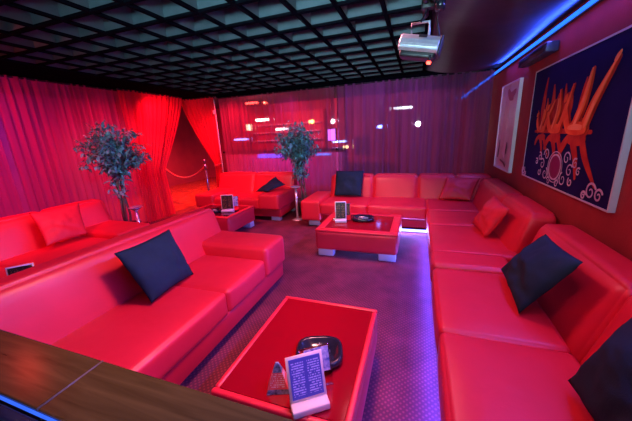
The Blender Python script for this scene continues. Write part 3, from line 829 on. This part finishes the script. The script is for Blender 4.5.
F = person(.19, .60) + person(.355, .80, -.04) + person(.575, 1.0)
art('glow_print', T + [(p, a * 1.3, b * 1.6) for p, a, b in F], M['flame_dim'], .036)
art('figure_print', F, M['flame'], .0455)
art('limb_print', [([(.64, .50), (.69, .66), (.715, .82)], .022, .010), ([(.735, .49), (.79, .66), (.875, .84)], .024, .010), ([(.875, .85), (.90, .89)], .018, .012),
    ([(.59, .475), (.65, .48), (.71, .475)], .018, .022), ([(.40, .48), (.43, .60), (.43, .70)], .016, .008), ([(.235, .47), (.25, .56), (.26, .63)], .012, .007)], M['flame_light'], .0515)
mir = lambda p: [(u_, base_v - .035 - (v_ - base_v) * .72) for u_, v_ in p]
art('reflection_print', [(mir(p), a * .9, b) for p, a, b in F if len(p) > 2], M['flame_dim'], .036)
# crest: ring with scrolls
cx, cv = .50, .165
def ring_pts(r, n=24, e=.95): return [(cx + r * math.cos(2 * PI * k / n) * PH / PW, cv + r * math.sin(2 * PI * k / n) * e) for k in range(n + 1)]
C = [(ring_pts(.105), .007, .007), (ring_pts(.13), .0035, .0035)]
def scroll(u, v, r, a0, turns, sgn):
    return [(u + r * (1 - .8 * k / 18) * math.cos(a0 + sgn * turns * 2 * PI * k / 18) * PH / PW, v + r * (1 - .8 * k / 18) * math.sin(a0 + sgn * turns * 2 * PI * k / 18)) for k in range(19)]
for sg in (1, -1):
    for du, dv, r, a0 in ((.12, .085, .055, 0), (.165, .0, .05, .8), (.11, -.075, .055, 2.0), (.21, .06, .04, 1.2), (.05, -.125, .035, .4), (.19, -.075, .035, 2.4), (.25, .01, .03, 1)):
        C.append((scroll(cx + sg * du, cv + dv, r, a0 if sg > 0 else PI - a0, 1.2, sg), .006, .0025))
for u, v, r in ((.88, .075, .06), (.94, .065, .045), (.83, .035, .03)): C.append((scroll(u, v, r, .5, 1.3, 1), .008, .004))
for u, v, r in ((.03, .06, .05), (.07, .03, .03)): C.append((scroll(u, v, r, .5, 1.3, -1), .007, .004))
art('crest_flourish', C, M['lilac'], .046)
bm = bmesh.new(); poly(bm, [uv(*q) for q in ring_pts(.10)[:-1]], .045); obj('crest_ground', bm, M['crest'], t, smooth=False)

t = thing('small_picture', 'narrow white-framed pale pink picture left of the big poster', 'picture', (0, 0, 0))
Y1, Y0, Z0, Z1 = 4.97, 4.22, .93, 2.01
obj('print', B(XR - .028, XR - .002, Y0, Y1, Z0, Z1), M['photo_pale'], t, smooth=False)
bm = bmesh.new()
for a in ((Y0 - .018, Y0, Z0 - .018, Z1 + .018), (Y1, Y1 + .018, Z0 - .018, Z1 + .018), (Y0, Y1, Z0 - .018, Z0), (Y0, Y1, Z1, Z1 + .018)): box(bm, XR - .04, XR - .002, *a)
obj('frame', bm, M['white'], t, smooth=False)
q = lambda u, v: (Y1 - u * (Y1 - Y0), Z0 + v * (Z1 - Z0))
def art2(name, shapes, mat, d):
    bm = bmesh.new()
    for k, (pts, w0, w1) in enumerate(shapes):
        bm = bmesh.new(); poly(bm, stroke([q(*p) for p in smooth2(pts, 6)], w0, w1), d + .0003 * k)
        obj(name, bm, mat, t, smooth=False)
art2('figure_print', [([(.45, .95), (.42, .6), (.35, .3)], .09, .12), ([(.35, .35), (.30, .15), (.55, .10)], .10, .06)], M['photo_skin'], .029)
art2('rose_print', [([(.45, .92), (.60, .86), (.85, .90)], .05, .04), ([(.55, .84), (.75, .82)], .03, .02)], M['photo_red'], .034)
art2('shadow_print', [([(.24, .34), (.22, .22), (.20, .14)], .018, .03), ([(.72, .32), (.70, .20)], .02, .026), ([(.40, .10), (.62, .08), (.74, .05)], .012, .018)], M['photo_dark'], .037)

# ------------------------------------------------------------------ LED strips under the sofas
t = thing('floor_led_strip', 'blue-violet LED strip glowing under the seats along the right sofas', 'LED strip', (.205, 2.4, .0))
obj('channel', B(.012, .032, -1.85, 1.78, .0, .05), M['black_plastic'], t, smooth=False)
obj('glow_strip', B(.0, .011, -1.85, 1.78, .008, .042), M['led_floor'], t, smooth=False)
t = thing('floor_led_strip', 'blue-white LED strip glowing under the back run of the corner sofa', 'LED strip', (-.6, 4.32, .0))
obj('channel', B(-.72, .80, .012, .032, .0, .05), M['black_plastic'], t, smooth=False)
obj('glow_strip', B(-.72, .80, .0, .011, .008, .042), M['led_floor'], t, smooth=False)

# ------------------------------------------------------------------ bar and lamps beyond the see-through curtains
t = thing('bar_counter', 'long bar counter with violet lit front behind the see-through curtain', 'bar counter', (-4.2, 8.3, 0))
obj('body', B(-1.8, 2.2, -.25, .3, 0, 1.05), pbr('plum_bar_front', (.26, .12, .32), .4, c2=(.20, .09, .26)), t, smooth=False)
obj('worktop', B(-1.85, 2.25, -.32, .36, 1.05, 1.10, bev=.01), M['black_gloss'], t)
obj('light_band', B(-.6, .35, -.262, -.252, .86, .98), emis('violet_band', (.20, .08, 1), 2.2), t, smooth=False)
obj('light_band', B(1.35, 1.8, -.262, -.252, .90, .96), emis('blue_band', (.15, .2, 1), 2.0), t, smooth=False)
t = thing('back_bar_shelf', 'back bar shelf with glowing edges on the far wall', 'shelf', (-4.6, 9.45, 0))
obj('panel', B(-1.2, 1.6, -.02, .12, .9, 2.3), pbr('red_back_panel', (.35, .03, .06), .5, c2=(.3, .025, .05)), t, smooth=False)
for z_ in (1.35, 1.62, 1.88):
    o = obj('shelf', B(-1.1, 1.5, -.22, -.02, z_, z_ + .03), M['white'], t, smooth=False)

LAMPS = [0]
def lamp(name, label, x, y, z, c, s, size, kind='bulb'):
    k_ = y; y = 7.2 + .13 * LAMPS[0]; LAMPS[0] += 1; x = x * y / k_; z = 1.5 + (z - 1.5) * y / k_    # every hanger on its own line
    t = thing(name, label, 'lamp', (x, y, z), 0, 'lamps glowing beyond the curtains')
    mt = emis('glow_' + name + str(len(bpy.data.materials)), c, s)
    if kind == 'bulb':
        obj('globe', lathe(bmesh.new(), [(0, -size), (size * .7, -size * .7), (size, 0), (size * .7, size * .7), (0, size)], 16), mt, t)
        bm = bmesh.new(); tube(bm, [(0, 0, size), (0, 0, 2.618 - z)], .008, 6); obj('cord', bm, M['black_plastic'], t)
    elif kind == 'tube':
        bm = bmesh.new(); tube(bm, [(-size, 0, 0), (size, 0, 0)], .028, 10); obj('tube', bm, mt, t)
        bm = bmesh.new()
        for sx in (-.8, .8): tube(bm, [(sx * size, 0, .02), (sx * size, 0, 2.618 - z)], .006, 6)
        obj('hanger', bm, M['black_plastic'], t)
    elif kind == 'panel':
        obj('screen', B(-size, size, -.02, 0, -size * 1.5, size * 1.5), mt, t, smooth=False)
        obj('housing', B(-size - .03, size + .03, .001, .09, -size * 1.5 - .03, size * 1.5 + .03), M['black_plastic'], t, smooth=False)
        bm = bmesh.new(); tube(bm, [(0, .05, size * 1.5), (0, .05, 2.618 - z)], .015, 6); obj('hanger', bm, M['black_plastic'], t)
lamp('pendant_lamp', 'brilliant white star-like lamp seen through the plum curtain', -.03, 7.9, 1.64, (.85, .9, 1), 60, .055)
lamp('pendant_lamp', 'small blue lamp seen through the plum curtain left of the white one', -.97, 7.9, 1.62, (.12, .2, 1), 40, .04)
lamp('pendant_lamp', 'cream lamp glowing low behind the plum curtain near its left edge', -1.86, 7.9, 1.13, (1, .75, .35), 8, .05)
lamp('strip_lamp', 'faint white tube lamp high behind the plum curtain', -.40, 7.9, 2.05, (.8, .85, 1), 5, .22, 'tube')
lamp('strip_lamp', 'white tube lamp behind the see-through curtain above the bar', -4.45, 7.9, 2.0, (1, .85, .8), 14, .20, 'tube')
lamp('strip_lamp', 'short white tube lamp over the shelves left of the back tree', -4.16, 8.6, 1.72, (1, .8, .85), 8, .18, 'tube')
lamp('strip_lamp', 'red tube lamp high behind the see-through curtain', -4.75, 7.9, 2.50, (1, .05, .04), 10, .2, 'tube')
lamp('strip_lamp', 'blue tube lamp low behind the see-through curtain at its left', -5.25, 7.9, 1.46, (.25, .25, 1), 5, .25, 'tube')
lamp('light_panel', 'cream lit panel behind the see-through curtain at its left', -4.86, 7.8, 1.80, (1, .8, .5), 3.5, .06, 'panel')
lamp('pendant_lamp', 'orange lamp just right of the back tree crown', -2.86, 7.9, 1.86, (1, .35, .08), 25, .055)
lamp('pendant_lamp', 'white lamp behind the see-through curtain near its right edge', -2.24, 7.9, 1.83, (.8, .9, 1), 35, .05)
lamp('light_panel', 'violet lit panel behind the see-through curtain near its right edge', -2.30, 7.95, 1.47, (.55, .12, 1), 4.0, .11, 'panel')
lamp('strip_lamp', 'blue-white tube lamp behind the curtain seam right of the tree', -2.05, 7.9, 1.28, (.3, .4, 1), 6, .22, 'tube')
lamp('pendant_lamp', 'tiny red lamp high behind the see-through curtain', -4.30, 7.9, 2.48, (1, .1, .06), 40, .03)

# ------------------------------------------------------------------ light
def light(name, kind, loc, c, e, aim=None, size=.1, size_y=None, spot=90, blend=.6, spread=None):
    l = bpy.data.lights.new(name, kind); l.color = c; l.energy = e
    if spread: l.spread = math.radians(spread)
    if kind == 'AREA':
        l.size = size
        if size_y: l.shape = 'RECTANGLE'; l.size_y = size_y
    else: l.shadow_soft_size = size
    if kind == 'SPOT': l.spot_size = math.radians(spot); l.spot_blend = blend
    o = bpy.data.objects.new(name, l); COL.objects.link(o); o.location = loc
    if aim: o.rotation_euler = (Vector(aim) - Vector(loc)).to_track_quat('-Z', 'Y').to_euler()
    return o
# pink-white room light from ceiling spots in the grid
light('ceiling_spot', 'SPOT', (-.45, 1.5, 2.37), (1, .33, .34), 200, (-1.6, 1.3, .3), .18, None, 100, .8)
light('ceiling_spot.001', 'SPOT', (-.45, 2.5, 2.37), (1, .26, .32), 95, (.5, 2.2, .3), .18, None, 105, .8)
light('ceiling_spot.002', 'SPOT', (-1.0, 3.2, 2.37), (1, .28, .34), 200, (-.9, 4.1, .2), .18, None, 78, .8)
light('ceiling_spot.003', 'SPOT', (-2.7, 3.1, 2.37), (1, .16, .22), 170, (-3.0, 4.1, .2), .18, None, 80, .8)
light('ceiling_spot.004', 'SPOT', (-3.0, 1.8, 2.37), (1, .14, .30), 75, (-3.8, 1.8, .2), .18, None, 90, .8)
light('ceiling_spot.005', 'SPOT', (.30, 1.0, 2.15), (1, .26, .40), 20, (.4, 1.4, .3), .15, None, 110, .8)
light('ceiling_spot.006', 'SPOT', (-.55, .05, 2.36), (1, .55, .55), 40, (-.45, 1.0, .4), .12, None, 62, .8)  # key light added near the camera for the menu and card fronts
# red washers on the curtains
light('red_washer', 'SPOT', (-4.4, 4.2, 2.30), (1, .02, .05), 120, (-4.95, 4.9, 1.2), .1, None, 130, .9)
light('red_washer.001', 'SPOT', (-4.0, 1.25, 2.30), (1, .02, .12), 180, (-4.95, 2.3, .9), .08, None, 110, .9)
light('red_washer.002', 'SPOT', (-3.7, 4.9, 2.33), (1, .02, .06), 170, (-3.8, 5.5, 1.3), .1, None, 120, .9)
light('red_washer.003', 'SPOT', (-4.0, 3.2, 2.30), (1, .02, .10), 90, (-4.95, 3.5, 1.0), .08, None, 110, .9)
light('violet_washer', 'AREA', (-.2, 5.22, 2.36), (.60, .17, .8), 8, (-.2, 5.5, .9), 2.3, .05)
light('violet_washer.001', 'SPOT', (-2.4, 5.1, 2.33), (.8, .12, .6), 26, (-2.5, 5.5, .9), .06, None, 140, .9)
# blue of the LED strips
light('wall_led_light', 'AREA', (XR - .06, 2.2, 2.27), (.13, .15, 1), 60, (-.9, 2.2, .7), 5.6, .05, spread=100)
light('canopy_led_light', 'AREA', (XR - .07, 2.2, 2.285), (.03, .10, 1), 110, (.76, 2.2, 2.6), 5.6, .04, spread=90)
light('floor_led_light', 'AREA', (.19, 2.4, .06), (.05, .08, 1), 26, (-.12, 2.4, -.1), 3.4, .04, spread=120)
light('floor_led_light.001', 'AREA', (-.56, 4.30, .05), (.22, .2, 1), 16, (-.56, 3, .0), 1.5, .05)
light('wall_wash_light', 'AREA', (XR - .10, 2.2, 2.27), (.25, .10, 1), 4, (XR + .05, 2.2, 2.0), 5.6, .03, spread=130)
light('red_lamp_light', 'POINT', (-3.42, 1.18, 2.25), (1, .03, .02), 5, None, .07)
# cool flash bounce from behind the camera, added to light the grid blades
light('camera_bounce_light', 'AREA', (-.2, -1.0, 1.6), (.50, .85, 1), 24, (-.5, 3, 2.7), 1.6, .4, spread=85)
light('bar_front_light', 'SPOT', (-4.0, 7.5, 1.9), (.30, .12, 1), 120, (-4.0, 8.05, .8), .1, None, 120, .7)
# narrow cool party spots
light('party_spot', 'SPOT', (-1.7, .9, 2.30), (.32, .72, 1), 170, (-4.1, 3.0, 1.35), .06, None, 26, .6)
light('party_spot.001', 'SPOT', (-1.5, 2.9, 2.36), (.32, .72, 1), 80, (-2.05, 5.0, 1.3), .06, None, 30, .6)
# glow in the room beyond
light('hall_light', 'SPOT', (-4.2, 6.6, 2.35), (1, .04, .08), 700, (-4.2, 9, .6), .2, None, 130, .8)
light('hall_light.001', 'SPOT', (-1.0, 6.6, 2.35), (.75, .28, .75), 280, (-.8, 9, .6), .2, None, 130, .8)
light('hall_light.002', 'SPOT', (-5.6, 6.2, 2.35), (1, .045, .035), 800, (-6.4, 6.0, 0), .2, None, 140, .8)
light('hall_light.003', 'SPOT', (-5.6, 2.4, 2.35), (.55, .06, 1), 300, (-8, 2.6, .3), .2, None, 140, .8)

w = bpy.data.worlds.new('world'); scene.world = w; w.use_nodes = True
w.node_tree.nodes['Background'].inputs[0].default_value = (.02, .015, .03, 1); w.node_tree.nodes['Background'].inputs[1].default_value = .3

scene.view_settings.view_transform = 'Standard'; scene.view_settings.look = 'None'
scene.view_settings.gamma = 1; scene.view_settings.use_curve_mapping = False
scene.view_settings.exposure = 0.2
